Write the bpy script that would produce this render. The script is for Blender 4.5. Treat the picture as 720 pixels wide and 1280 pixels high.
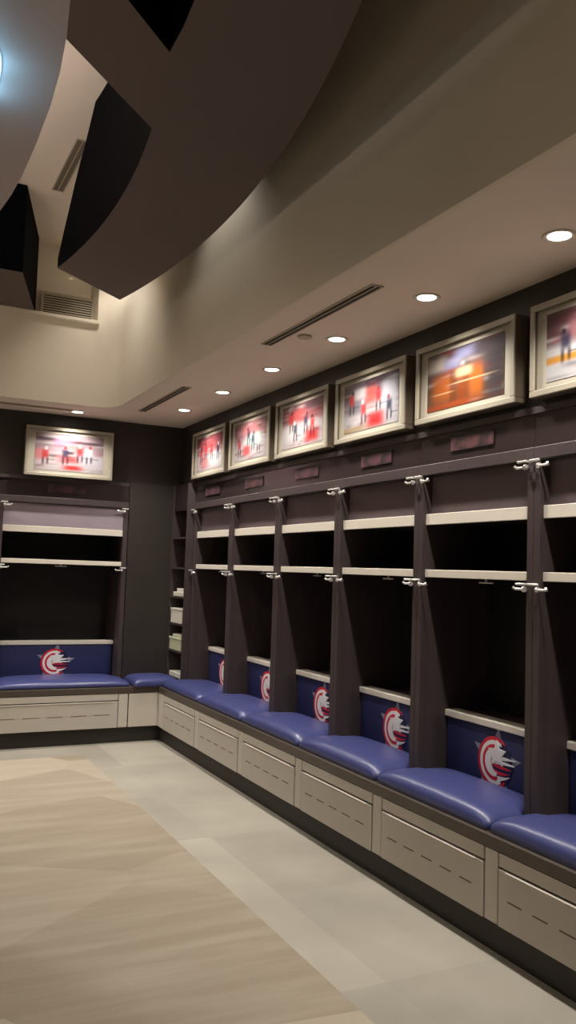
import bpy, bmesh, math, random
from mathutils import Vector, Matrix
S = bpy.context.scene
for o in list(bpy.data.objects): bpy.data.objects.remove(o)
C = S.collection
PI = math.pi

# ------------------------------------------------------------------ camera
cd = bpy.data.cameras.new('camera'); cam = bpy.data.objects.new('camera', cd); C.objects.link(cam)
cd.sensor_fit = 'VERTICAL'; cd.sensor_height = 24.0; cd.lens = 24.0 * 1055.0 / 1280.0
cd.clip_start = 0.02; cd.clip_end = 60
v1 = Vector((-164 - 360, 640 - 696, -1055)); v2 = Vector((2500 - 360, 640 - 783, -1055))
Yc = v1.normalized(); Xc = (v2 - Yc * v2.dot(Yc)).normalized(); Zc = Xc.cross(Yc)
M = Matrix((Xc, Yc, Zc)).to_4x4()          # camera axes -> world
M.translation = Vector((0, 0, 1.5))
cam.matrix_world = M
S.camera = cam

# ------------------------------------------------------------------ world, exposure
w = bpy.data.worlds.new('world'); S.world = w; w.use_nodes = True
w.node_tree.nodes['Background'].inputs[0].default_value = (0.01, 0.01, 0.012, 1)
w.node_tree.nodes['Background'].inputs[1].default_value = 1.0
S.view_settings.view_transform = 'Standard'; S.view_settings.look = 'None'
S.view_settings.gamma = 1; S.view_settings.use_curve_mapping = False
S.view_settings.exposure = 0.12
SPOT_W = 58.0        # perimeter downlights
HIGH_W = 150.0       # downlights in the raised ceiling
UP_W = 42.0          # added uplight on top of the pale disc
WARM = (1.0, 0.945, 0.87)

# ------------------------------------------------------------------ materials
def lin(c):
    return tuple(((v/255)/12.92 if v/255 <= 0.04045 else ((v/255+0.055)/1.055)**2.4) for v in c) + (1,)
def mat(name, col, rough=0.6, metal=0.0, noise=0.0, scale=8.0, bump=0.0, bscale=200.0, spec=0.5, stretch=(1,1,1)):
    m = bpy.data.materials.new(name); m.use_nodes = True; nt = m.node_tree; b = nt.nodes['Principled BSDF']
    b.inputs['Base Color'].default_value = lin(col); b.inputs['Roughness'].default_value = rough
    b.inputs['Metallic'].default_value = metal; b.inputs['Specular IOR Level'].default_value = spec
    tc = nt.nodes.new('ShaderNodeTexCoord'); mp = nt.nodes.new('ShaderNodeMapping'); mp.inputs['Scale'].default_value = stretch
    nt.links.new(tc.outputs['Object'], mp.inputs[0])
    n = nt.nodes.new('ShaderNodeTexNoise'); n.inputs['Scale'].default_value = scale; n.inputs['Detail'].default_value = 5
    nt.links.new(mp.outputs[0], n.inputs['Vector'])
    mx = nt.nodes.new('ShaderNodeMix'); mx.data_type = 'RGBA'
    c = lin(col); k = noise
    mx.inputs['A'].default_value = tuple(v*(1-k) for v in c[:3]) + (1,)
    mx.inputs['B'].default_value = tuple(min(1, v*(1+k)) for v in c[:3]) + (1,)
    nt.links.new(n.outputs['Fac'], mx.inputs['Factor']); nt.links.new(mx.outputs['Result'], b.inputs['Base Color'])
    if bump:
        n2 = nt.nodes.new('ShaderNodeTexNoise'); n2.inputs['Scale'].default_value = bscale
        nt.links.new(mp.outputs[0], n2.inputs['Vector'])
        bp = nt.nodes.new('ShaderNodeBump'); bp.inputs['Strength'].default_value = bump; bp.inputs['Distance'].default_value = 0.004
        nt.links.new(n2.outputs['Fac'], bp.inputs['Height']); nt.links.new(bp.outputs[0], b.inputs['Normal'])
    return m
def emis(name, col, st):
    m = bpy.data.materials.new(name); m.use_nodes = True; nt = m.node_tree; b = nt.nodes['Principled BSDF']
    b.inputs['Base Color'].default_value = (0.8, 0.8, 0.8, 1)
    b.inputs['Emission Color'].default_value = tuple(col) + (1,); b.inputs['Emission Strength'].default_value = st
    return m

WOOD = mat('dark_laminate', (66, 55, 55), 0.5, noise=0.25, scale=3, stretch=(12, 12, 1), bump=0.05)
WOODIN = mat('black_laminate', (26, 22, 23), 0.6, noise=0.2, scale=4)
GLOSS = mat('glossy_dark_laminate', (48, 39, 39), 0.22, noise=0.2, scale=3, stretch=(1, 10, 10))
DOORM = mat('mauve_brown_laminate', (154, 140, 150), 0.5, noise=0.1, scale=3)
FLAPR = mat('brown_flap_laminate', (98, 84, 86), 0.5, noise=0.1, scale=3)
EDGE = mat('white_shelf_edge', (222, 214, 200), 0.4, noise=0.03)
WALLD = mat('dark_wall_panel', (48, 42, 38), 0.5, noise=0.2, scale=2, bump=0.03)
COUNTER = mat('brown_bench_laminate', (78, 68, 60), 0.35, noise=0.15, scale=6)
BEIGE = mat('warm_grey_drawer_laminate', (196, 188, 177), 0.5, noise=0.04, scale=5)
BEIGE2 = mat('warm_grey_stile_laminate', (204, 196, 185), 0.5, noise=0.03, scale=5)
SLOT2 = mat('brown_slot', (112, 98, 84), 0.8)
SLOT = mat('dark_slot', (40, 34, 30), 0.8)
BLUE = mat('blue_vinyl', (66, 71, 120), 0.3, noise=0.06, scale=4, bump=0.06, bscale=300)
NAVY = mat('navy_vinyl', (42, 46, 88), 0.4, noise=0.06, scale=4, bump=0.06, bscale=300)
CEIL = mat('painted_ceiling', (222, 208, 194), 0.85, noise=0.03, scale=2)
CREAM = mat('cream_painted_cove', (214, 203, 184), 0.8, noise=0.03, scale=2)
RING = mat('brown_ceiling_panel', (92, 78, 72), 0.6, noise=0.12, scale=1.5)
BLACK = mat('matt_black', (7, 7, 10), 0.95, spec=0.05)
PALE = mat('pale_grey_panel', (178, 166, 164), 0.6, noise=0.04, scale=2)
FRAME = mat('champagne_metal_frame', (158, 150, 134), 0.4, metal=0.0, noise=0.08, scale=20, stretch=(1, 1, 6))
FRAMES = mat('dark_frame_side', (92, 80, 66), 0.5)
MATB = mat('greige_picture_mat', (164, 157, 142), 0.7, noise=0.04)
CHROME = mat('brushed_chrome', (235, 232, 226), 0.35, metal=0.6)
TOE = mat('black_toe_kick', (46, 40, 35), 0.6)
BRASS = mat('grey_vent_metal', (176, 164, 142), 0.5, noise=0.05)
LENS = emis('lamp_lens', (1.0, 0.93, 0.82), 9.0)
BLUELENS = emis('blue_lamp_lens', (0.25, 0.62, 1.0), 2.2)
WRED = mat('emblem_red', (206, 30, 50), 0.4); WWHITE = mat('emblem_white', (236, 232, 230), 0.4)
WSIL = mat('emblem_silver', (140, 142, 158), 0.4); WNAVY = mat('emblem_navy', (20, 26, 66), 0.4)
PAPER = mat('white_carton', (214, 208, 192), 0.6, noise=0.05, scale=20)
GREENISH = mat('pale_green_carton', (190, 194, 160), 0.6, noise=0.05, scale=20)

# grey border carpet and beige centre carpet
def carpet_grey():
    m = mat('grey_border_carpet', (182, 176, 158), 0.9, bump=0.25, bscale=260)
    nt = m.node_tree; b = nt.nodes['Principled BSDF']; tc = nt.nodes['Texture Coordinate']
    br = nt.nodes.new('ShaderNodeTexBrick'); br.inputs['Scale'].default_value = 1.0
    br.inputs['Brick Width'].default_value = 0.9; br.inputs['Row Height'].default_value = 0.9; br.inputs['Mortar Size'].default_value = 0.0; br.offset = 0.0
    br.inputs['Color1'].default_value = lin((160, 154, 141)); br.inputs['Color2'].default_value = lin((146, 140, 128))
    n = nt.nodes.new('ShaderNodeTexNoise'); n.inputs['Scale'].default_value = 1.6; n.inputs['Detail'].default_value = 3
    nt.links.new(tc.outputs['Object'], n.inputs['Vector']); nt.links.new(tc.outputs['Object'], br.inputs['Vector'])
    mx = nt.nodes.new('ShaderNodeMix'); mx.data_type = 'RGBA'; mx.blend_type = 'OVERLAY'; mx.inputs['Factor'].default_value = 0.35
    nt.links.new(br.outputs['Color'], mx.inputs['A']); nt.links.new(n.outputs['Fac'], mx.inputs['B'])
    nt.links.new(mx.outputs['Result'], b.inputs['Base Color']); return m
def carpet_beige():
    m = mat('beige_patterned_carpet', (178, 158, 130), 0.9, bump=0.2, bscale=240)
    nt = m.node_tree; b = nt.nodes['Principled BSDF']; tc = nt.nodes['Texture Coordinate']
    mp = nt.nodes.new('ShaderNodeMapping'); mp.inputs['Rotation'].default_value = (0, 0, math.radians(38))
    nt.links.new(tc.outputs['Object'], mp.inputs[0])
    vo = nt.nodes.new('ShaderNodeTexVoronoi'); vo.inputs['Scale'].default_value = 0.95; vo.inputs['Randomness'].default_value = 0.75
    nt.links.new(mp.outputs[0], vo.inputs['Vector'])
    sep = nt.nodes.new('ShaderNodeSeparateColor'); nt.links.new(vo.outputs['Color'], sep.inputs[0])
    # streaks whose direction changes from patch to patch
    def streak(rot, sc):
        q = nt.nodes.new('ShaderNodeMapping'); q.inputs['Rotation'].default_value = (0, 0, math.radians(rot)); q.inputs['Scale'].default_value = sc
        nt.links.new(tc.outputs['Object'], q.inputs[0])
        n = nt.nodes.new('ShaderNodeTexNoise'); n.inputs['Scale'].default_value = 2.0; n.inputs['Detail'].default_value = 4
        nt.links.new(q.outputs[0], n.inputs['Vector']); return n
    a = streak(22, (0.6, 5, 1)); c = streak(-48, (0.6, 4, 1))
    gt = nt.nodes.new('ShaderNodeMath'); gt.operation = 'GREATER_THAN'; gt.inputs[1].default_value = 0.5
    nt.links.new(sep.outputs[1], gt.inputs[0])
    mf = nt.nodes.new('ShaderNodeMix'); nt.links.new(gt.outputs[0], mf.inputs['Factor'])
    nt.links.new(a.outputs['Fac'], mf.inputs[2]); nt.links.new(c.outputs['Fac'], mf.inputs[3])
    r1 = nt.nodes.new('ShaderNodeMix'); r1.data_type = 'RGBA'
    r1.inputs['A'].default_value = lin((140, 127, 108)); r1.inputs['B'].default_value = lin((166, 154, 136))
    nt.links.new(sep.outputs[0], r1.inputs['Factor'])
    r2 = nt.nodes.new('ShaderNodeMix'); r2.data_type = 'RGBA'
    rp = nt.nodes.new('ShaderNodeMapRange'); rp.inputs['From Min'].default_value = 0.42; rp.inputs['From Max'].default_value = 0.75; rp.inputs['To Max'].default_value = 0.4
    nt.links.new(mf.outputs[0], rp.inputs['Value']); nt.links.new(rp.outputs[0], r2.inputs['Factor'])
    nt.links.new(r1.outputs['Result'], r2.inputs['A']); r2.inputs['B'].default_value = lin((180, 169, 152))
    nt.links.new(r2.outputs['Result'], b.inputs['Base Color']); return m
GREYC = carpet_grey(); BEIGEC = carpet_beige()

# ------------------------------------------------------------------ helpers
def obj(name, bm, m, parent=None, smooth=False):
    me = bpy.data.meshes.new(name)
    bmesh.ops.recalc_face_normals(bm, faces=bm.faces)
    bm.to_mesh(me); bm.free()
    for mm in (m if isinstance(m, (list, tuple)) else [m]): me.materials.append(mm)
    if smooth:
        for p in me.polygons: p.use_smooth = True
    o = bpy.data.objects.new(name, me); C.objects.link(o)
    if parent: o.parent = parent
    return o
def tag(o, label, cat, group=None):
    o['label'] = label; o['category'] = cat
    if group: o['group'] = group
    return o
def thing(name, label, cat, loc=(0, 0, 0), rz=0, group=None):
    o = bpy.data.objects.new(name, None); C.objects.link(o); o.location = loc; o.rotation_euler = (0, 0, rz)
    o.empty_display_size = 0.1
    return tag(o, label, cat, group)
def struct(name, bm, m, parent=None, smooth=False):
    o = obj(name, bm, m, parent, smooth)
    if not parent: o['kind'] = 'structure'
    return o
def dup(root, loc, rz, label, group=None):
    r = root.copy(); C.objects.link(r); r.location = loc; r.rotation_euler = (0, 0, rz); r['label'] = label
    if group: r['group'] = group
    for ch in list(root.children):
        c = ch.copy(); C.objects.link(c); c.parent = r
        for g in ch.children:
            d = g.copy(); C.objects.link(d); d.parent = c
    return r
def box(bm, x0, x1, y0, y1, z0, z1, bev=0.0, seg=2, mi=0):
    vs = [bm.verts.new((x, y, z)) for z in (z0, z1) for (x, y) in ((x0, y0), (x1, y0), (x1, y1), (x0, y1))]
    fs = [bm.faces.new([vs[i] for i in f]) for f in ((3, 2, 1, 0), (4, 5, 6, 7), (0, 1, 5, 4), (1, 2, 6, 5), (2, 3, 7, 6), (3, 0, 4, 7))]
    for f in fs: f.material_index = mi
    if bev:
        es = list({e for f in fs for e in f.edges})
        r = bmesh.ops.bevel(bm, geom=es, offset=bev, segments=seg, affect='EDGES', profile=0.5)
        for f in r['faces']: f.material_index = mi
    return bm
def B(*a, **k): return box(bmesh.new(), *a, **k)
def tube(bm, p0, p1, r, n=10):
    p0 = Vector(p0); p1 = Vector(p1); d = (p1 - p0).normalized()
    a = d.orthogonal().normalized(); b = d.cross(a)
    r0 = [bm.verts.new(p0 + (a*math.cos(2*PI*i/n) + b*math.sin(2*PI*i/n))*r) for i in range(n)]
    r1 = [bm.verts.new(p1 + (a*math.cos(2*PI*i/n) + b*math.sin(2*PI*i/n))*r) for i in range(n)]
    for i in range(n): bm.faces.new((r0[i], r0[(i+1) % n], r1[(i+1) % n], r1[i]))
    bm.faces.new(r0[::-1]); bm.faces.new(r1)
    return bm
def prism(bm, pts, z0, z1, side_mi=0, tops=None):
    """vertical extrusion of an XY outline; z1 may be a list of top heights"""
    lo = [bm.verts.new((x, y, z0)) for x, y in pts]
    hi = [bm.verts.new((x, y, (tops[i] if tops else z1))) for i, (x, y) in enumerate(pts)]
    n = len(pts); f0 = bm.faces.new(lo[::-1]); f1 = bm.faces.new(hi)
    for i in range(n):
        f = bm.faces.new((lo[i], lo[(i+1) % n], hi[(i+1) % n], hi[i])); f.material_index = side_mi
    f1.material_index = side_mi
    bm.normal_update(); bmesh.ops.triangulate(bm, faces=[f0, f1], ngon_method='EAR_CLIP')
    return bm
def decal(bm, pts, y0, t):
    """flat shape in the XZ plane, t thick, its face at y = y0 - t"""
    a = [bm.verts.new((x, y0, z)) for x, z in pts]; b = [bm.verts.new((x, y0 - t, z)) for x, z in pts]
    n = len(pts); fa = bm.faces.new(a); fb = bm.faces.new(b)
    for i in range(n): bm.faces.new((a[i], a[(i+1) % n], b[(i+1) % n], b[i]))
    bm.normal_update(); bmesh.ops.triangulate(bm, faces=[fa, fb], ngon_method='EAR_CLIP')
    return bm

# ------------------------------------------------------------------ setting
XW, YW, ZC = 2.57, 7.50, 2.80          # right and back wall faces above the lockers, low ceiling
XL, YN = -3.2, -3.0                    # far left and rear walls
ZT = 4.15                              # raised ceiling
CX, CY = 1.78, 6.93                    # edge of the ceiling opening
struct('floor', B(XL-.1, 3.1, YN-.1, 8.1, -0.12, 0.0), GREYC)
cp = obj('carpet', B(-2.4, 1.60, -2.2, 6.72, 0.0, 0.006), BEIGEC)
tag(cp, 'large beige streaked carpet filling the middle of the floor', 'carpet')

bm = bmesh.new()
box(bm, 3.05, 3.15, YN, 8.1, 0, 4.3)                       # wall behind the lockers
box(bm, XW, 3.05, YN, YW, 2.245, ZC)                       # bulkhead above the lockers
struct('wall_right', bm, WALLD)
bm = bmesh.new()
box(bm, XL, 3.15, 8.0, 8.1, 0, 4.3)
box(bm, XL, 3.05, YW, 8.0, 2.245, ZC)
box(bm, 2.0815, 2.505, YW-.05, 8.0, 0.467, 2.245)            # plain dark panel in the corner
box(bm, XL, -0.18, YW-.05, 8.0, 0.0, 2.245)
struct('wall_back', bm, WALLD)
struct('wall_left', B(XL-.1, XL, YN, 8.1, 0, 4.3), WALLD)
struct('wall_rear', B(XL, 3.15, YN-.1, YN, 0, 4.3), WALLD)

def rr_outline(r=0.22, n=10):
    """rounded rectangle of the ceiling opening, counter-clockwise"""
    x0, x1, y0, y1 = -2.5, CX, -2.2, CY
    P = []
    for cx, cy, a0 in ((x1-r, y0+r, -90), (x1-r, y1-r, 0), (x0+r, y1-r, 90), (x0+r, y0+r, 180)):
        for i in range(n+1):
            a = math.radians(a0 + 90*i/n); P.append((cx + r*math.cos(a), cy + r*math.sin(a)))
    return P
OUT = rr_outline(); N = 11
bm = bmesh.new()
T = 0.06
def flat(pts):
    v0 = [bm.verts.new((x, y, ZC)) for x, y in pts]; v1_ = [bm.verts.new((x, y, ZC+T)) for x, y in pts]
    f = bm.faces.new(v0[::-1]); g = bm.faces.new(v1_)
    for i in range(len(pts)): bm.faces.new((v0[i], v0[(i+1) % len(pts)], v1_[(i+1) % len(pts)], v1_[i]))
    bm.normal_update(); bmesh.ops.triangulate(bm, faces=[f, g], ngon_method='EAR_CLIP')
flat([(XL, YN), (3.1, YN), (3.1, -2.2), (XL, -2.2)])
flat([(XL, CY), (3.1, CY), (3.1, 8.05), (XL, 8.05)])
flat([(CX, -2.2), (3.1, -2.2), (3.1, CY), (CX, CY)])
flat([(XL, -2.2), (-2.5, -2.2), (-2.5, CY), (XL, CY)])
for k, corner in enumerate(((CX, -2.2), (CX, CY), (-2.5, CY), (-2.5, -2.2))):
    flat([corner] + OUT[k*N:(k+1)*N][::-1])
struct('ceiling', bm, CEIL)
# raised ceiling
struct('ceiling.001', B(-2.8, 2.1, -2.5, 7.3, ZT, ZT+.08), CEIL)
# cove wall: full height, with a stepped recess above a ledge on the back side
ZL = 3.515
def up(x, y):
    if y > CY - 0.05 and x < 1.62:
        t = min(1, max(0, (1.66 - x)/0.06)); return (x, CY + 0.13*t)
    return (x, y)
dense = []
for i in range(len(OUT)):
    a = OUT[i]; b = OUT[(i+1) % len(OUT)]
    if abs(a[1]-CY) < 1e-6 and abs(b[1]-CY) < 1e-6:
        xs = [a[0]] + [x for x in (1.66, 1.64, 1.62, 1.60, 1.58, 1.5, 1.0, 0) if x < a[0]-.001 and x > b[0]]
        dense += [(x, CY) for x in xs]
    elif b[1] >= CY-1e-6 or True:
        dense.append(a)
bm = bmesh.new()
Lp = dense
Up = [(x, CY + 0.13*min(1, max(0, (1.64-x)/0.06))) if abs(y-CY) < 1e-6 else (x, y) for x, y in Lp]
Up = [((x, CY+.13) if (x < 0 and y > CY-.001) else (x, y)) for x, y in Up]
rings = [[bm.verts.new((x, y, ZC-.002)) for x, y in Lp], [bm.verts.new((x, y, ZL)) for x, y in Lp],
         [bm.verts.new((x, y, ZL)) for x, y in Up], [bm.verts.new((x, y, ZT)) for x, y in Up]]
n = len(Lp)
for r in range(3):
    for i in range(n):
        try:
            f = bm.faces.new((rings[r][i], rings[r][(i+1) % n], rings[r+1][(i+1) % n], rings[r+1][i])); f.smooth = (r != 1)
        except ValueError: pass
bmesh.ops.remove_doubles(bm, verts=bm.verts, dist=0.0005)
o = struct('trim_1', bm, CREAM)
s = o.modifiers.new('thick', 'SOLIDIFY'); s.thickness = 0.02; s.offset = 0; s.use_even_offset = False
o.modifiers.new('edge', 'EDGE_SPLIT').split_angle = math.radians(40)
# small moulded lip along the ledge
struct('trim_2', B(-2.3, 1.60, CY-.035, CY-.02, ZL-.025, ZL+.005, bev=.004), CREAM)
# dark box-out high on the back of the raised ceiling
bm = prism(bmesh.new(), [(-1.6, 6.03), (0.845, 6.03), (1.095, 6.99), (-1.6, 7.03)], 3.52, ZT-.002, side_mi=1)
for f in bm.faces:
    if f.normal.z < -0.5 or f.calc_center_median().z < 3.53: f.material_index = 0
tag(obj('ceiling_box', bm, [RING, BLACK]), 'dark boxed panel hanging high above the vent at the left edge', 'ceiling panel')
# toe kick
bm = bmesh.new()
box(bm, 2.345, 2.42, YN, 7.14, 0.0, 0.128)
box(bm, -0.2, 2.42, 7.14, 7.21, 0.0, 0.128)
struct('baseboard_right', bm, TOE)

# ------------------------------------------------------------------ hanging ceiling feature
def arc(cx, cy, r, a0, a1, n):
    return [(cx + r*math.cos(math.radians(a0 + (a1-a0)*i/n)), cy + r*math.sin(math.radians(a0 + (a1-a0)*i/n))) for i in range(n+1)]
pts = arc(-5.793, 4.185, 7.353, -24, 10.95, 40)
tops = [4.14]*41
tops[-4:] = [4.1, 4.0, 3.8, 3.42]
inner = arc(-5.181, 4.193, 6.187, 9.15, -8.4, 24)
pts += inner
tops += [3.36, 3.5, 3.62, 3.74, 3.84, 3.92, 4.0] + [4.1]*(len(inner)-7)
tail = [(0.28, 2.645), (0.26, 2.20), (0.60, 2.527), (0.839, 2.757), (0.835, 2.60), (0.70, 1.1)]
pts += tail; tops += [4.1]*len(tail)
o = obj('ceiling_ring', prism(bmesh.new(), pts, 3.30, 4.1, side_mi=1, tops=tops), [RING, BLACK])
tag(o, 'big dark brown curved crescent panel hanging from the raised ceiling', 'ceiling panel')
# pale rounded panel nearer the camera
ell = [(-1.10 + 1.58*math.copysign(abs(math.cos(a))**0.8, math.cos(a)), 3.25 + 2.3*math.copysign(abs(math.sin(a))**0.8, math.sin(a))) for a in [2*PI*i/80 for i in range(80)]]
t = thing('ceiling_disc', 'pale grey rounded ceiling panel with a blue glowing lamp, top left', 'ceiling panel', (0, 0, 3.1))
obj('disc_panel', prism(bmesh.new(), ell, 0.0, 0.07), PALE, t)
bm = bmesh.new(); tube(bm, (-1.1, 3.25, 0.07), (-1.1, 3.25, 1.0), 0.03); obj('suspension_rod', bm, BLACK, t)
bm = bmesh.new()
le = [(0.262 + 0.03*math.cos(2*PI*i/32), 2.86 + 0.16*math.sin(2*PI*i/32)) for i in range(32)]
prism(bm, le, -0.012, 0.001)
obj('blue_lens', bm, BLUELENS, t)['label'] = 'glowing blue lamp lens'
for yy in (2.78, 2.94):
    ld = bpy.data.lights.new('blue_lamp', 'POINT'); ld.energy = 0.6; ld.color = (0.3, 0.7, 1.0); ld.shadow_soft_size = 0.02
    lo = bpy.data.objects.new('blue_lamp', ld); C.objects.link(lo); lo.parent = t; lo.location = (0.255, yy, -.075)

# ceiling slots and vent
def slot(loc, L, rz, label, z=ZC, wd=0.05):
    t = thing('air_slot', label, 'vent', (loc[0], loc[1], z), rz, 'ceiling air slots')
    bm = bmesh.new(); box(bm, -wd/2-.008, -wd/2, -L/2, L/2, -.006, .0); box(bm, wd/2, wd/2+.008, -L/2, L/2, -.006, .0)
    box(bm, -wd/2-.008, wd/2+.008, -L/2-.008, -L/2, -.006, 0); box(bm, -wd/2-.008, wd/2+.008, L/2, L/2+.008, -.006, 0)
    obj('slot_frame', bm, BRASS, t)
    obj('slot_gap', B(-wd/2, wd/2, -L/2, L/2, -.003, .0), SLOT2 if z > 3 else SLOT, t)
    obj('slot_blade', B(-.003, .003, -L/2, L/2, -.007, -.001), BRASS, t)
slot((1.985, 3.78), 1.18, 0, 'long narrow air slot in low ceiling, nearest of the pair beside the downlights')
slot((1.985, 6.30), 1.12, 0, 'narrow air slot in low ceiling nearer the room corner')
slot((0.90, 7.20), 1.15, PI/2, 'thin air slot in low ceiling along the back wall')
slot((1.05, 5.60), 0.80, 0, 'short air slot in the high ceiling beside the brown crescent panel', z=ZT, wd=.07)
t = thing('vent_grille', 'louvred air vent grille on the cream wall above the ledge', 'vent', (1.36, CY+.105, 3.63), 0)
obj('vent_back', B(-.20, .20, -.012, 0.0, -.095, .085), SLOT, t)
bm = bmesh.new()
for a in ((-.22, .22, -.022, -.002, .085, .10), (-.22, .22, -.022, -.002, -.11, -.095), (-.22, -.20, -.022, -.002, -.095, .085), (.20, .22, -.022, -.002, -.095, .085)): box(bm, *a)
obj('vent_frame', bm, BRASS, t)
for i in range(9):
    z = -.083 + i*.02
    bm = bmesh.new(); vs = [bm.verts.new(p) for p in ((-.2, -.014, z+.006), (.2, -.014, z+.006), (.2, -.022, z-.004), (-.2, -.022, z-.004), (-.2, -.014, z+.003), (.2, -.014, z+.003), (.2, -.022, z-.007), (-.2, -.022, z-.007))]
    for f in ((0, 1, 2, 3), (7, 6, 5, 4), (0, 4, 5, 1), (3, 2, 6, 7), (0, 3, 7, 4), (1, 5, 6, 2)): bm.faces.new([vs[j] for j in f])
    obj('vent_slat', bm, BRASS, t)
bm = bmesh.new(); prism(bm, [(2.09+.04*math.cos(2*PI*i/20), 4.10+.04*math.sin(2*PI*i/20)) for i in range(20)], ZC-.012, ZC)
tag(obj('ceiling_speaker', bm, BRASS), 'small flat disc on low ceiling between an air slot and the downlights', 'ceiling fitting')

# ------------------------------------------------------------------ downlights
PICN = ['orange', 'yellow']
def light_at(parent, z, watts, size=130, blend=0.8, col=WARM):
    ld = bpy.data.lights.new('downlight_lamp', 'SPOT'); ld.energy = watts; ld.color = col
    ld.spot_size = math.radians(size); ld.spot_blend = blend; ld.shadow_soft_size = 0.035
    lo = bpy.data.objects.new('downlight_lamp', ld); C.objects.link(lo); lo.parent = parent; lo.location = (0, 0, z)
    return lo
def make_downlight(label):
    t = thing('downlight', label, 'ceiling light', (0, 0, 0), 0, 'recessed downlights')
    bm = bmesh.new(); n = 28
    prof = [(.062, 0), (.064, -.006), (.056, -.008), (.044, -.003)]
    R = [[bm.verts.new((r*math.cos(2*PI*i/n), r*math.sin(2*PI*i/n), z)) for i in range(n)] for r, z in prof]
    for k in range(3):
        for i in range(n): bm.faces.new((R[k][i], R[k][(i+1) % n], R[k+1][(i+1) % n], R[k+1][i]))
    obj('trim_ring', bm, EDGE, t, True)
    bm = bmesh.new(); tube(bm, (0, 0, -.004), (0, 0, -.0005), .044, 24); obj('lamp_lens', bm, LENS, t)
    light_at(t, -.02, SPOT_W)
    return t
LY = [2.355 + .85*k for k in range(6)]     # locker centres along the right wall, nearest first
DL = [('nearest of the row, at the right edge of the photo')]
WHICH = ['the locker row picture at the right edge', 'the orange city picture', 'the third picture from the right', 'the fourth picture from the right', 'the fifth picture from the right', 'the row picture nearest the corner']
d0 = make_downlight('small round white downlight in low ceiling over ' + WHICH[0]); d0.location = (2.27, LY[0], ZC)
for k in range(1, 6):
    dup(d0, (2.27, LY[k], ZC), 0, 'small round white downlight in low ceiling over ' + WHICH[k])
dup(d0, (1.53, 7.24, ZC), 0, 'small round white downlight above the lone picture on the back wall')
# the same row goes on outside the picture
for k in (-1, -2, -3, -4, -5): dup(d0, (2.27, LY[0] + .85*k, ZC), 0, 'round downlight of the right hand row behind the camera')
for x in (0.41, -0.71, -1.83): dup(d0, (x, 7.24, ZC), 0, 'round downlight along the back wall left of the picture')
for k in range(9): dup(d0, (-2.85, -1.6 + .98*k, ZC), 0, 'round downlight of the row along the left wall')
# brighter downlights in the raised ceiling over the carpet
h0 = None
for (x, y) in ((-1.8, 1.0), (-2.15, 3.4), (0.0, 5.4), (-1.9, 5.9)):
    h = dup(d0, (x, y, ZT), 0, 'round downlight in the raised ceiling outside the photo', 'raised ceiling downlights')
    for ch in h.children:
        if ch.type == 'LIGHT':
            if h0 is None:
                h0 = ch.data.copy(); h0.energy = HIGH_W; h0.spot_size = math.radians(110)
            ch.data = h0

# small wall-wash downlights between the crescent and the cove wall
for x, y in ((1.62, 4.5), (1.62, 6.62), (1.42, 6.2)):
    h = dup(d0, (x, y, ZT), 0, 'round downlight in the raised ceiling hidden above the brown crescent', 'raised ceiling downlights')
    for ch in h.children:
        if ch.type == 'LIGHT': ch.data = ch.data.copy(); ch.data.energy = 26; ch.data.spot_size = math.radians(95)
# unseen uplight added on top of the pale disc to brighten the raised ceiling
t = thing('added_uplight', 'added unseen uplight on top of the pale ceiling disc', 'ceiling light', (-0.5, 3.25, 3.171))
obj('added_uplight_body', B(-.06, .06, -1.4, 1.4, 0, .03), EDGE, t)
obj('added_uplight_lens', B(-.05, .05, -1.38, 1.38, .03, .034), emis('added_uplight_lens', (1, .93, .84), 4.0), t)
ld = bpy.data.lights.new('added_uplight_lamp', 'AREA'); ld.shape = 'RECTANGLE'; ld.size = .1; ld.size_y = 2.7; ld.energy = UP_W; ld.color = WARM
lo = bpy.data.objects.new('added_uplight_lamp', ld); C.objects.link(lo); lo.parent = t; lo.location = (0, 0, .04); lo.rotation_euler = (PI, 0, 0)

# ------------------------------------------------------------------ lockers
# local axes: x along the wall, y into the wall, z up; base on the bench top; front edge of dividers at y = 0
ZB = 0.467
def star_pts(cx, cz, r, r2, rot=90, n=5):
    return [(cx + (r if i % 2 == 0 else r2)*math.cos(math.radians(rot + 180*i/n)), cz + (r if i % 2 == 0 else r2)*math.sin(math.radians(rot + 180*i/n))) for i in range(2*n)]
def crescent(R, ox, oz, r, a0, a1, n=28, cx=0, cz=0):
    o_ = [(cx + R*math.cos(math.radians(a0+(a1-a0)*i/n)), cz + R*math.sin(math.radians(a0+(a1-a0)*i/n))) for i in range(n+1)]
    i_ = [(cx + ox + r*math.cos(math.radians(a1+(a0-a1)*i/n)), cz + oz + r*math.sin(math.radians(a1+(a0-a1)*i/n))) for i in range(1, n)]
    return o_ + i_
def wave(x0, z0, x1, z1, x2, z2, w0, n=16):
    """tapering band along a quadratic curve, pointed at its end"""
    L, R = [], []
    for i in range(n+1):
        t = i/n
        x = (1-t)**2*x0 + 2*t*(1-t)*x1 + t*t*x2; z = (1-t)**2*z0 + 2*t*(1-t)*z1 + t*t*z2
        dx = 2*(1-t)*(x1-x0) + 2*t*(x2-x1); dz = 2*(1-t)*(z1-z0) + 2*t*(z2-z1); l = math.hypot(dx, dz)
        ww = w0*(1 - t**2.2)*0.5 + 0.004
        L.append((x - dz/l*ww, z + dx/l*ww)); R.append((x + dz/l*ww, z - dx/l*ww))
    return L + R[::-1]
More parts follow.
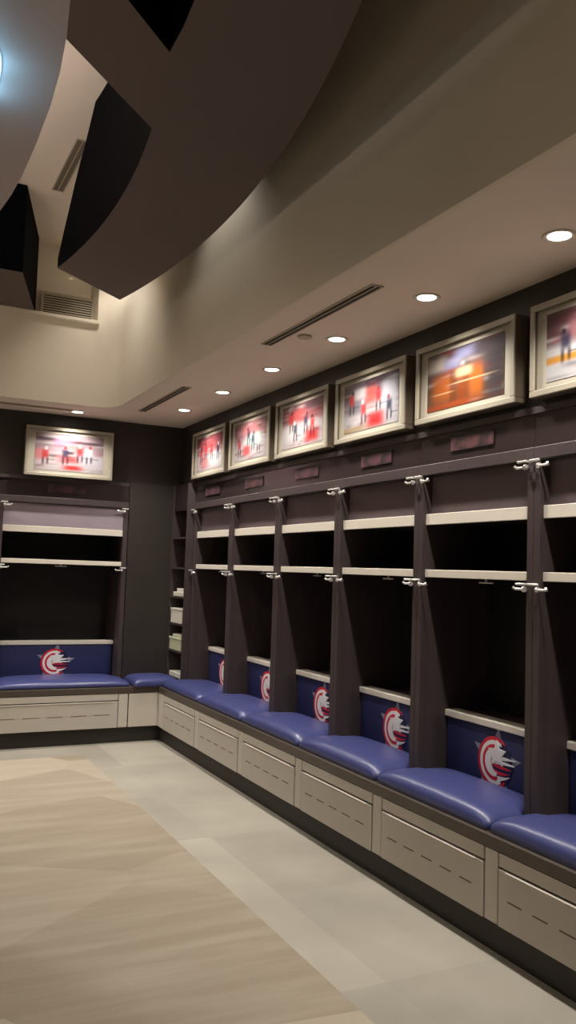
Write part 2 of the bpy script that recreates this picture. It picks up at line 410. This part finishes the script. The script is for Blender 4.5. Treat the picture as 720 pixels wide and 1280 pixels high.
def emblem_parts(parent, y, cz, s):
    layers = [
        ('emblem_star', WSIL, [star_pts(0.06, -0.02, 1.42, .62, 84)], 0.0012),
        ('emblem_disc', WNAVY, [[(1.0*math.cos(2*PI*i/40), 1.0*math.sin(2*PI*i/40)) for i in range(40)]], 0.0022),
        ('emblem_stripe_red', WRED, [crescent(.98, .12, .0, .84, 50, 305), wave(-.20, -.74, .25, -.98, .66, -.62, .24), wave(-.30, .0, .25, -.16, .98, -.14, .17)], 0.0032),
        ('emblem_stripe_white', WWHITE, [crescent(.84, .16, .02, .66, 62, 296), wave(-.50, -.42, .10, -.74, .90, -.40, .24), wave(-.52, .22, .3, .20, 1.22, .26, .18), wave(-.15, .0, .5, .08, 1.14, .04, .14)], 0.0042),
        ('emblem_stripe_red', WRED, [crescent(.68, .14, .02, .54, 90, 285), wave(-.38, -.22, .15, -.48, .88, -.30, .15)], 0.0052),
        ('emblem_stripe_white', WWHITE, [crescent(.54, .18, .02, .38, 100, 280)], 0.0058),
        ('emblem_star', WWHITE, [star_pts(.16, .34, .54, .25, 92)], 0.0066),
    ]
    for nm, m, shapes, t in layers:
        bm = bmesh.new()
        for j, p in enumerate(shapes): decal(bm, [(x*s, cz + z*s) for x, z in p], y, t + j*0.0002)
        obj(nm, bm, m, parent)
def make_locker(W, depth, label, group, hooks=True, flap=None, fy=.022):
    t = thing('locker', label, 'locker', (0, 0, 0), 0, group)
    h = W/2; T_ = .04
    for sx in (-1, 1):
        x0, x1 = sorted((sx*(h-.0008), sx*(h-T_)))
        obj('side_panel', B(x0, x1, 0, depth, 0, 1.54, bev=.002, seg=1), WOOD, t)
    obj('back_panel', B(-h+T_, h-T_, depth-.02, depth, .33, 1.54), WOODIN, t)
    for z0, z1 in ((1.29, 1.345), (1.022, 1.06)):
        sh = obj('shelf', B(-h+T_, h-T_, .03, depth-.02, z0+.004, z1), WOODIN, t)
        obj('shelf_edge', B(-h+T_, h-T_, .018, .03, z0, z1+.001, bev=.002, seg=1), EDGE, sh)['label'] = 'white front edge of the shelf'
    # closed flap above the top shelf
    obj('flap_door', B(-h+T_, h-T_, fy, fy+.016, 1.348, 1.54), flap or DOORM, t)
    # header
    hd = obj('header_panel', B(-h+.0008, h-.0008, .004, depth, 1.54, 1.775), GLOSS, t)
    obj('header_rail', B(-h+.0008, h-.0008, -.005, .004, 1.545, 1.60, bev=.003, seg=1), WOOD, hd)
    obj('header_lip', B(-h+.0008, h-.0008, -.006, .004, 1.745, 1.775), WOOD, hd)
    npl = obj('name_plate', B(-.16, .16, -.004, .004, 1.645, 1.715, bev=.001, seg=1), PLATE, t)
    # backrest
    br = obj('backrest', B(-h+T_+.002, h-T_-.002, .17, .235, .0, .315, bev=.018, seg=4), NAVY, t, True)
    obj('backrest_cap', B(-h+T_+.001, h-T_-.001, .160, .25, .313, .348, bev=.005), EDGE, br)['label'] = 'white cap along the top of the backrest'
    emblem_parts(br, .170, .158, .122)
    obj('ledge', B(-h+T_, h-T_, .25, depth-.02, .30, .33), WOOD, t)
    # hooks
    if hooks:
        for sx in (-1, 1):
            for z in (1.515, .985):
                x = sx*(h-T_)
                bm = bmesh.new()                                # prong on the divider's side
                tube(bm, (x, -.012, z), (x - sx*.058, -.012, z), .0055); tube(bm, (x - sx*.054, -.012, z), (x - sx*.062, -.022, z+.008), .0055)
                tube(bm, (x + sx*.004, -.012, z), (x - sx*.006, -.012, z), .012, 14)
                obj('coat_hook', bm, CHROME, t)
                bm = bmesh.new()                                # bar on the divider's front edge
                tube(bm, (x + sx*.024, .001, z+.022), (x + sx*.024, -.034, z+.022), .005); tube(bm, (x + sx*.030, -.034, z+.022), (x - sx*.026, -.034, z+.022), .0055)
                obj('coat_hook', bm, CHROME, t)
        bm = bmesh.new(); tube(bm, (-.05, .10, 1.005), (.05, .10, 1.005), .004); tube(bm, (0, .10, 1.022), (0, .10, 1.0), .006)
        obj('hanger_hook', bm, CHROME, t)
    return t
# name plates: dark plates with a soft red and grey mottling
PLATE = mat('name_plate_print', (74, 54, 58), 0.4)
nt = PLATE.node_tree; tcn = nt.nodes['Texture Coordinate']; nn = nt.nodes.new('ShaderNodeTexNoise'); nn.inputs['Scale'].default_value = 16; nt.links.new(tcn.outputs['Object'], nn.inputs['Vector'])
rmp = nt.nodes.new('ShaderNodeValToRGB'); e = rmp.color_ramp.elements; e[0].position = .42; e[0].color = lin((40, 34, 36)); e[1].position = .62; e[1].color = lin((88, 56, 60))
nt.links.new(nn.outputs['Fac'], rmp.inputs[0]); nt.links.new(rmp.outputs[0], nt.nodes['Principled BSDF'].inputs['Base Color'])

UNDER = ['under the picture cut by the right edge', 'under the orange city picture', 'under the third picture from the right', 'under the fourth picture from the right', 'under the fifth picture from the right', 'under the row picture nearest the corner']
R90 = -PI/2
lk = make_locker(.85, .47, 'dark open locker with blue backrest ' + UNDER[0], 'lockers along the right wall', flap=FLAPR, fy=.055)
lk.location = (2.55, LY[0], ZB); lk.rotation_euler = (0, 0, R90)
for k in range(1, 6): dup(lk, (2.55, LY[k], ZB), R90, 'dark open locker with blue backrest ' + UNDER[k])
dup(lk, (2.55, LY[0]-.85, ZB), R90, 'dark open locker just outside the right edge')
bk = make_locker(1.12, .50, 'wide dark open locker with blue backrest on the back wall', 'lockers on the back wall')
bk.location = (1.52, 7.47, ZB)
dup(bk, (0.40, 7.47, ZB), 0, 'wide dark locker on the back wall outside the left edge')

# ------------------------------------------------------------------ bench: top, drawers, cushions
bm = bmesh.new()
prism(bm, [(2.305, YN+.02), (3.03, YN+.02), (3.03, 7.98), (-0.16, 7.98), (-0.16, 7.10), (2.305, 7.10)], .415, .465)
o = obj('bench_top', bm, COUNTER)
bv = o.modifiers.new('bev', 'BEVEL'); bv.width = .004; bv.segments = 2; bv.limit_method = 'ANGLE'
tag(o, 'long brown bench top running under the lockers and round the corner', 'bench')
def make_drawer(W, label, group, depth=.6):
    """front at y = 0, facing -y"""
    t = thing('drawer_cabinet', label, 'drawer cabinet', (0, 0, 0), 0, group)
    h = W/2
    obj('cabinet_body', B(-h+.002, h-.002, .018, depth, .13, .413, bev=.002, seg=1), SLOT, t)
    obj('stile', B(h-.083, h-.004, .004, .018, .13, .411, bev=.003, seg=1), BEIGE2, t)
    dr = obj('drawer_front', B(-h+.004, h-.089, .0, .018, .13, .350, bev=.003, seg=1), BEIGE, t)
    obj('top_rail', B(-h+.004, h-.089, .003, .018, .358, .411, bev=.002, seg=1), BEIGE, t)
    bm = bmesh.new()
    nS = 5; L = (W-.16)/nS
    for i in range(nS):
        x0 = -h+.03 + i*L; box(bm, x0+.03, x0+L-.03, -.0015, .004, .238, .243)
    obj('vent_slot', bm, SLOT2, dr)
    obj('pull_edge', B(-h+.05, h-.14, -.006, .004, .343, .350, bev=.002, seg=1), BEIGE2, dr)
    return t
dk = make_drawer(.85, 'beige drawer cabinet below the cushion ' + UNDER[0], 'drawer cabinets along the right wall', .55)
DY = [3.115 - .85 + .85*k for k in range(6)]
dk.location = (2.305, DY[0], 0); dk.rotation_euler = (0, 0, R90)
for k in range(1, 6): dup(dk, (2.305, DY[k], 0), R90, 'beige drawer cabinet below the cushion ' + UNDER[k])
dup(dk, (2.305, DY[0]-.85, 0), R90, 'beige drawer cabinet just outside the right edge')
# end panel of the corner, right run
bm = B(2.309, 2.33, DY[5]+.43, 7.10, .13, .412, bev=.002, seg=1)
tag(obj('corner_panel', bm, BEIGE2), 'pale filler panel at the inside corner of the bench, right run', 'panel')
b2 = make_drawer(1.12, 'wide beige drawer cabinet below the back wall seat', 'drawer cabinets on the back wall', .55)
b2.location = (1.49, 7.10, 0)
dup(b2, (.37, 7.10, 0), 0, 'wide beige drawer cabinet on the back wall outside the left edge')
bm = B(2.055, 2.32, 7.104, 7.125, .13, .412, bev=.002, seg=1)
tag(obj('corner_panel', bm, BEIGE2), 'pale filler panel at the inside corner of the bench, back run', 'panel')

def cushion_mesh(W, W2, D1, D2, Th=.085, n=34, m=26):
    """front at y=-D1, dividers start at y=0, back at y=D2"""
    bm = bmesh.new()
    def prof(u, p): return max(0.0, 1 - abs(u)**p)
    topv, botv = [], []
    for j in range(m+1):
        v = -1 + 2*j/m; vv = math.copysign(1-(1-abs(v))**1.8, v)
        y = (-D1 + (vv+1)/2*(D1+D2))
        k = min(1, max(0, (y + .03)/.025)); hw = (W*(1-k) + W2*k)/2
        r1, r2 = [], []
        for i in range(n+1):
            u = -1 + 2*i/n; uu = math.copysign(1-(1-abs(u))**1.8, u)
            # round the plan corners
            cy = 1 - .035*abs(vv)**10
            x = uu*hw*cy
            z = .25 + .75*(prof(uu, 7)**.42)*(prof(vv, 6)**.42)
            dome = .16*(1-uu*uu)*(1-vv*vv)
            r1.append(bm.verts.new((x, y, Th*(z*.88+dome)))); r2.append((x, y))
        topv.append(r1); botv.append(r2)
    bot = []
    for j in range(m+1):
        bot.append([bm.verts.new((x, y, 0.002)) if (i in (0, n) or j in (0, m)) else None for i, (x, y) in enumerate(botv[j])])
    for j in range(m):
        for i in range(n): bm.faces.new((topv[j][i], topv[j][i+1], topv[j+1][i+1], topv[j+1][i]))
    loop = [(0, i) for i in range(n)] + [(j, n) for j in range(m)] + [(m, i) for i in range(n, 0, -1)] + [(j, 0) for j in range(m, 0, -1)]
    for a in range(len(loop)):
        p, q = loop[a], loop[(a+1) % len(loop)]
        bm.faces.new((topv[p[0]][p[1]], bot[p[0]][p[1]], bot[q[0]][q[1]], topv[q[0]][q[1]]))
    f = bm.faces.new([bot[j][i] for j, i in loop]); f.smooth = False
    return bm
c0 = obj('seat_cushion', cushion_mesh(.842, .755, .225, .168), BLUE, None, True)
tag(c0, 'puffy blue seat cushion ' + UNDER[0], 'seat cushion', 'seat cushions along the right wall')
c0.location = (2.55, LY[0], ZB-.001); c0.rotation_euler = (0, 0, R90)
def cpy(o, loc, rz, label, group=None):
    c = o.copy(); C.objects.link(c); c.location = loc; c.rotation_euler = (0, 0, rz); c['label'] = label
    if group: c['group'] = group
    return c
for k in range(1, 6): cpy(c0, (2.55, LY[k], ZB-.001), R90, 'puffy blue seat cushion ' + UNDER[k])
cpy(c0, (2.55, LY[0]-.85, ZB-.001), R90, 'puffy blue seat cushion just outside the right edge')
c1 = obj('seat_cushion', cushion_mesh(1.11, 1.03, .34, .168, Th=.07), BLUE, None, True)
tag(c1, 'wide blue seat cushion of the locker on the back wall', 'seat cushion', 'seat cushions on the back wall'); c1.location = (1.52, 7.47, ZB-.001)
cpy(c1, (.40, 7.47, ZB-.001), 0, 'wide blue seat cushion outside the left edge')
c2 = obj('seat_cushion', cushion_mesh(.395, .385, .10, .27), BLUE, None, True)
tag(c2, 'small blue seat cushion filling the corner of the bench', 'seat cushion'); c2.location = (2.285, 7.17, ZB-.001)

# ------------------------------------------------------------------ corner shelf unit with boxes
t = thing('shelf_unit', 'narrow dark open shelf unit in the corner of the room', 'shelf unit', (2.488, 7.035, ZB))
obj('side_panel', B(0, .48, 0.002, .02, 0, 1.776), WOOD, t)
obj('side_panel', B(0, .48, .392, .408, 0, 1.776), WOOD, t)
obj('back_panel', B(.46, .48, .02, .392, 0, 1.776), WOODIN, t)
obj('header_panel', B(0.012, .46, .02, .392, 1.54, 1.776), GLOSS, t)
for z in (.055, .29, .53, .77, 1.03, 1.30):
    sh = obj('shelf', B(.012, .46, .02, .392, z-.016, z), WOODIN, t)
    obj('shelf_edge', B(.004, .012, .02, .392, z-.016, z), WOOD, sh)
def carton(x0, x1, y0, y1, z0, z1, m, label, name='storage_box', flap=True):
    t = thing(name, label, 'box', (x0, y0, z0), 0, 'items on the corner shelves')
    obj('box_body', B(0, x1-x0, 0, y1-y0, 0, z1-z0, bev=.004), m, t)
    if flap: obj('box_lid', B(-.004, x1-x0+.004, -.004, y1-y0+.004, z1-z0, z1-z0+.018, bev=.003), m, t)
carton(2.495, 2.70, 7.08, 7.36, ZB+.771, ZB+.81, PAPER, 'flat white box on the highest filled corner shelf', flap=False)
carton(2.51, 2.68, 7.13, 7.30, ZB+.811, ZB+.842, PAPER, 'small white box lying on the flat box', flap=False)
carton(2.495, 2.72, 7.10, 7.40, ZB+.531, ZB+.645, PAPER, 'plain white upright box on the middle corner shelf')
carton(2.495, 2.72, 7.10, 7.41, ZB+.291, ZB+.385, GREENISH, 'pale green box on the corner shelf just above the lowest')
carton(2.51, 2.70, 7.16, 7.37, ZB+.404, ZB+.43, PAPER, 'thin white box lying on the pale green box', flap=False)
carton(2.495, 2.70, 7.08, 7.38, ZB+.056, ZB+.10, PAPER, 'flat white box on the lowest corner shelf by the cushion', flap=False)

# ------------------------------------------------------------------ pictures
PICM = bpy.data.materials.new('printed_picture'); PICM.use_nodes = True
nt = PICM.node_tree; an = nt.nodes.new('ShaderNodeAttribute'); an.attribute_name = 'Col'
bs = nt.nodes['Principled BSDF']; bs.inputs['Roughness'].default_value = 0.25
nt.links.new(an.outputs['Color'], bs.inputs['Base Color'])
PK_ = 0.5      # ink density of the prints
def picture(label, base, blobs, W=.755, H=.40, seed=1, group='framed pictures above the lockers', bd=.085, bh=.055, players=4):
    t = thing('framed_picture', label, 'picture', (0, 0, 0), 0, group)
    h = W/2
    bm = bmesh.new(); f = .028; d = .07
    box(bm, -h, h, 0, d, -H/2, -H/2+f, bev=.003, seg=1); box(bm, -h, h, 0, d, H/2-f, H/2, bev=.003, seg=1)
    box(bm, -h, -h+f, 0, d, -H/2+f, H/2-f); box(bm, h-f, h, 0, d, -H/2+f, H/2-f)
    obj('picture_frame', bm, FRAMES, t)
    bm = bmesh.new()
    for a in ((-h, h, -H/2, -H/2+f), (-h, h, H/2-f, H/2), (-h, -h+f, -H/2+f, H/2-f), (h-f, h, -H/2+f, H/2-f)): box(bm, a[0], a[1], -.008, .002, a[2], a[3], bev=.003, seg=1)
    obj('frame_face', bm, FRAME, t)['label'] = 'champagne front face of the frame'
    obj('picture_mat', B(-h+f, h-f, .012, .022, -H/2+f, H/2-f), MATB, t)
    nx, ny = 84, 48; rnd = random.Random(seed)
    bm = bmesh.new(); cl = bm.verts.layers.float_color.new('Col')
    st = [(rnd.random(), rnd.random(), .03+.10*rnd.random(), .012+.03*rnd.random(), rnd.choice([(235,230,228), (60,44,52), (176,60,62), (150,130,130), (210,200,200)])) for _ in range(46)]
    if players:
        ex = []
        for q in range(players):
            px_, pz_ = .1 + .8*(q+.5)/players + .06*rnd.uniform(-1, 1), .3 + .3*rnd.random(); c1_ = rnd.choice([(196, 52, 54), (228, 224, 226), (52, 56, 84), (200, 60, 56)])
            ex += [(px_, pz_+.06, .05, .12, c1_, .9), (px_+rnd.uniform(-.03, .03), pz_+.21, .022, .045, rnd.choice([(40, 40, 60), (230, 226, 226), (170, 40, 44)]), .9),
                   (px_-.03, pz_-.14, .018, .11, (40, 36, 50), .8), (px_+.035, pz_-.13, .018, .10, (60, 44, 54), .8), (px_+.09, pz_-.1, .06, .012, (60, 50, 50), .7)]
        blobs = blobs + ex
    G = []
    for j in range(ny+1):
        row = []
        for i in range(nx+1):
            u, v = i/nx, j/ny
            vt = bm.verts.new((-h+bd + u*(W-2*bd), .010, -H/2+bh + v*(H-2*bh)))
            c = list(lin(base(u, v) if callable(base) else base))[:3]
            for (bu, bv_, ru, rv, col) in st[:int(46)]:
                k = .55*math.exp(-(((u-bu)/ru)**2 + ((v-bv_)/rv)**2)); lc = lin(col); c = [c[q]*(1-k)+lc[q]*k for q in range(3)]
            for (bu, bv_, ru, rv, col, st_) in blobs:
                k = st_*math.exp(-((abs(u-bu)/ru)**4 + (abs(v-bv_)/rv)**4)); lc = lin(col); c = [c[q]*(1-k)+lc[q]*k for q in range(3)]
            vt[cl] = (*[q*PK_ for q in c], 1); row.append(vt)
        G.append(row)
    for j in range(ny):
        for i in range(nx): bm.faces.new((G[j][i], G[j][i+1], G[j+1][i+1], G[j+1][i]))
    obj('print', bm, PICM, t)
    return t
RED = (214, 40, 42); WH = (236, 232, 232); DK = (48, 36, 44); PK = (206, 120, 124); ORG = (186, 98, 46)
ice = lambda top, bot, s: (lambda u, v: tuple(bot[q] + (top[q]-bot[q])*(1/(1+math.exp(-(v-s)*26))) for q in range(3)))
# each with u to the viewer's right
pics = [
    ('framed hockey picture with a yellow board stripe, cut by the right edge', ice((120, 84, 90), (226, 224, 226), .52),
     [(.4, .3, .9, .06, (232, 160, 30), .95), (.5, .9, .6, .08, (110, 60, 62), .7), (.9, .25, .12, .14, RED, .9), (.45, .42, .8, .05, WH, .8), (.3, .7, .1, .15, (180, 120, 126), .7), (.62, .72, .1, .2, (70, 48, 60), .8)], 11),
    ('framed picture of orange lit city buildings with a blue streak', ice((96, 84, 84), (110, 84, 66), .5),
     [(.22, .36, .16, .26, ORG, .95), (.48, .30, .10, .30, (150, 74, 36), .9), (.66, .34, .09, .30, (206, 112, 48), .9), (.36, .30, .05, .34, (120, 66, 40), .8), (.5, .56, .11, .08, (236, 206, 160), .9), (.12, .80, .15, .13, (214, 200, 186), .9), (.34, .76, .12, .10, (160, 160, 196), .85), (.52, .88, .16, .09, (160, 160, 200), .85), (.90, .40, .11, .5, (82, 74, 78), .9), (.3, .04, .4, .06, (190, 84, 40), .8), (.8, .86, .2, .12, (96, 86, 92), .9), (.60, .40, .28, .012, (240, 214, 170), .8), (.22, .27, .14, .012, (240, 200, 150), .8)], 5),
    ('framed hockey picture with a red jersey centre and white ice at right', ice((112, 96, 104), (206, 198, 200), .6),
     [(.85, .45, .14, .42, (222, 220, 232), .95), (.5, .65, .12, .2, (200, 84, 74), .9), (.6, .16, .17, .17, RED, .95), (.2, .5, .2, .16, (108, 104, 120), .8), (.6, .93, .3, .1, DK, .8), (.15, .05, .3, .05, (196, 160, 90), .7), (.3, .75, .12, .12, (220, 210, 212), .8)], 3),
    ('framed hockey picture with a red shape low right and white at left', ice((150, 104, 108), (214, 202, 204), .55),
     [(.35, .75, .26, .14, (200, 84, 84), .85), (.75, .2, .17, .16, RED, .95), (.2, .35, .2, .2, WH, .8), (.75, .9, .2, .1, (80, 62, 72), .7)], 8),
    ('framed hockey picture with a pale turquoise patch and pink crowd', ice((180, 128, 130), (204, 192, 196), .55),
     [(.62, .5, .24, .17, (196, 222, 214), .95), (.45, .78, .3, .12, PK, .8), (.4, .25, .12, .14, (214, 70, 76), .9), (.15, .6, .14, .2, (150, 110, 120), .6)], 9),
    ('framed hockey picture nearest the corner, pink above white', ice((168, 96, 104), (214, 196, 198), .5),
     [(.45, .76, .3, .12, (206, 96, 98), .85), (.78, .28, .25, .22, WH, .9), (.3, .25, .16, .2, PK, .8)], 14),
]
for k, (lab, base, blobs, sd) in enumerate(pics):
    p = picture(lab, base, blobs, seed=sd, players=(0 if sd == 5 else 4)); p.location = (2.505, 2.383 + .85*k, 2.47); p.rotation_euler = (0, 0, R90)
p = picture('framed pink and white hockey picture alone on the back wall', ice((176, 150, 158), (220, 206, 208), .48),
            [(.15, .85, .16, .05, (70, 50, 64), .8), (.4, .78, .14, .08, (196, 140, 176), .8), (.72, .80, .26, .04, (70, 54, 64), .85), (.6, .66, .12, .08, (216, 120, 112), .8), (.5, .33, .18, .12, (206, 74, 76), .85), (.56, .1, .16, .07, RED, .95), (.06, .42, .12, .16, (226, 130, 134), .85), (.5, .5, .07, .04, (50, 34, 40), .9), (.85, .3, .2, .22, (214, 208, 220), .8), (.3, .92, .2, .04, WH, .6)], W=.76, H=.43, seed=21)
p.location = (1.52, 7.42, 2.46)
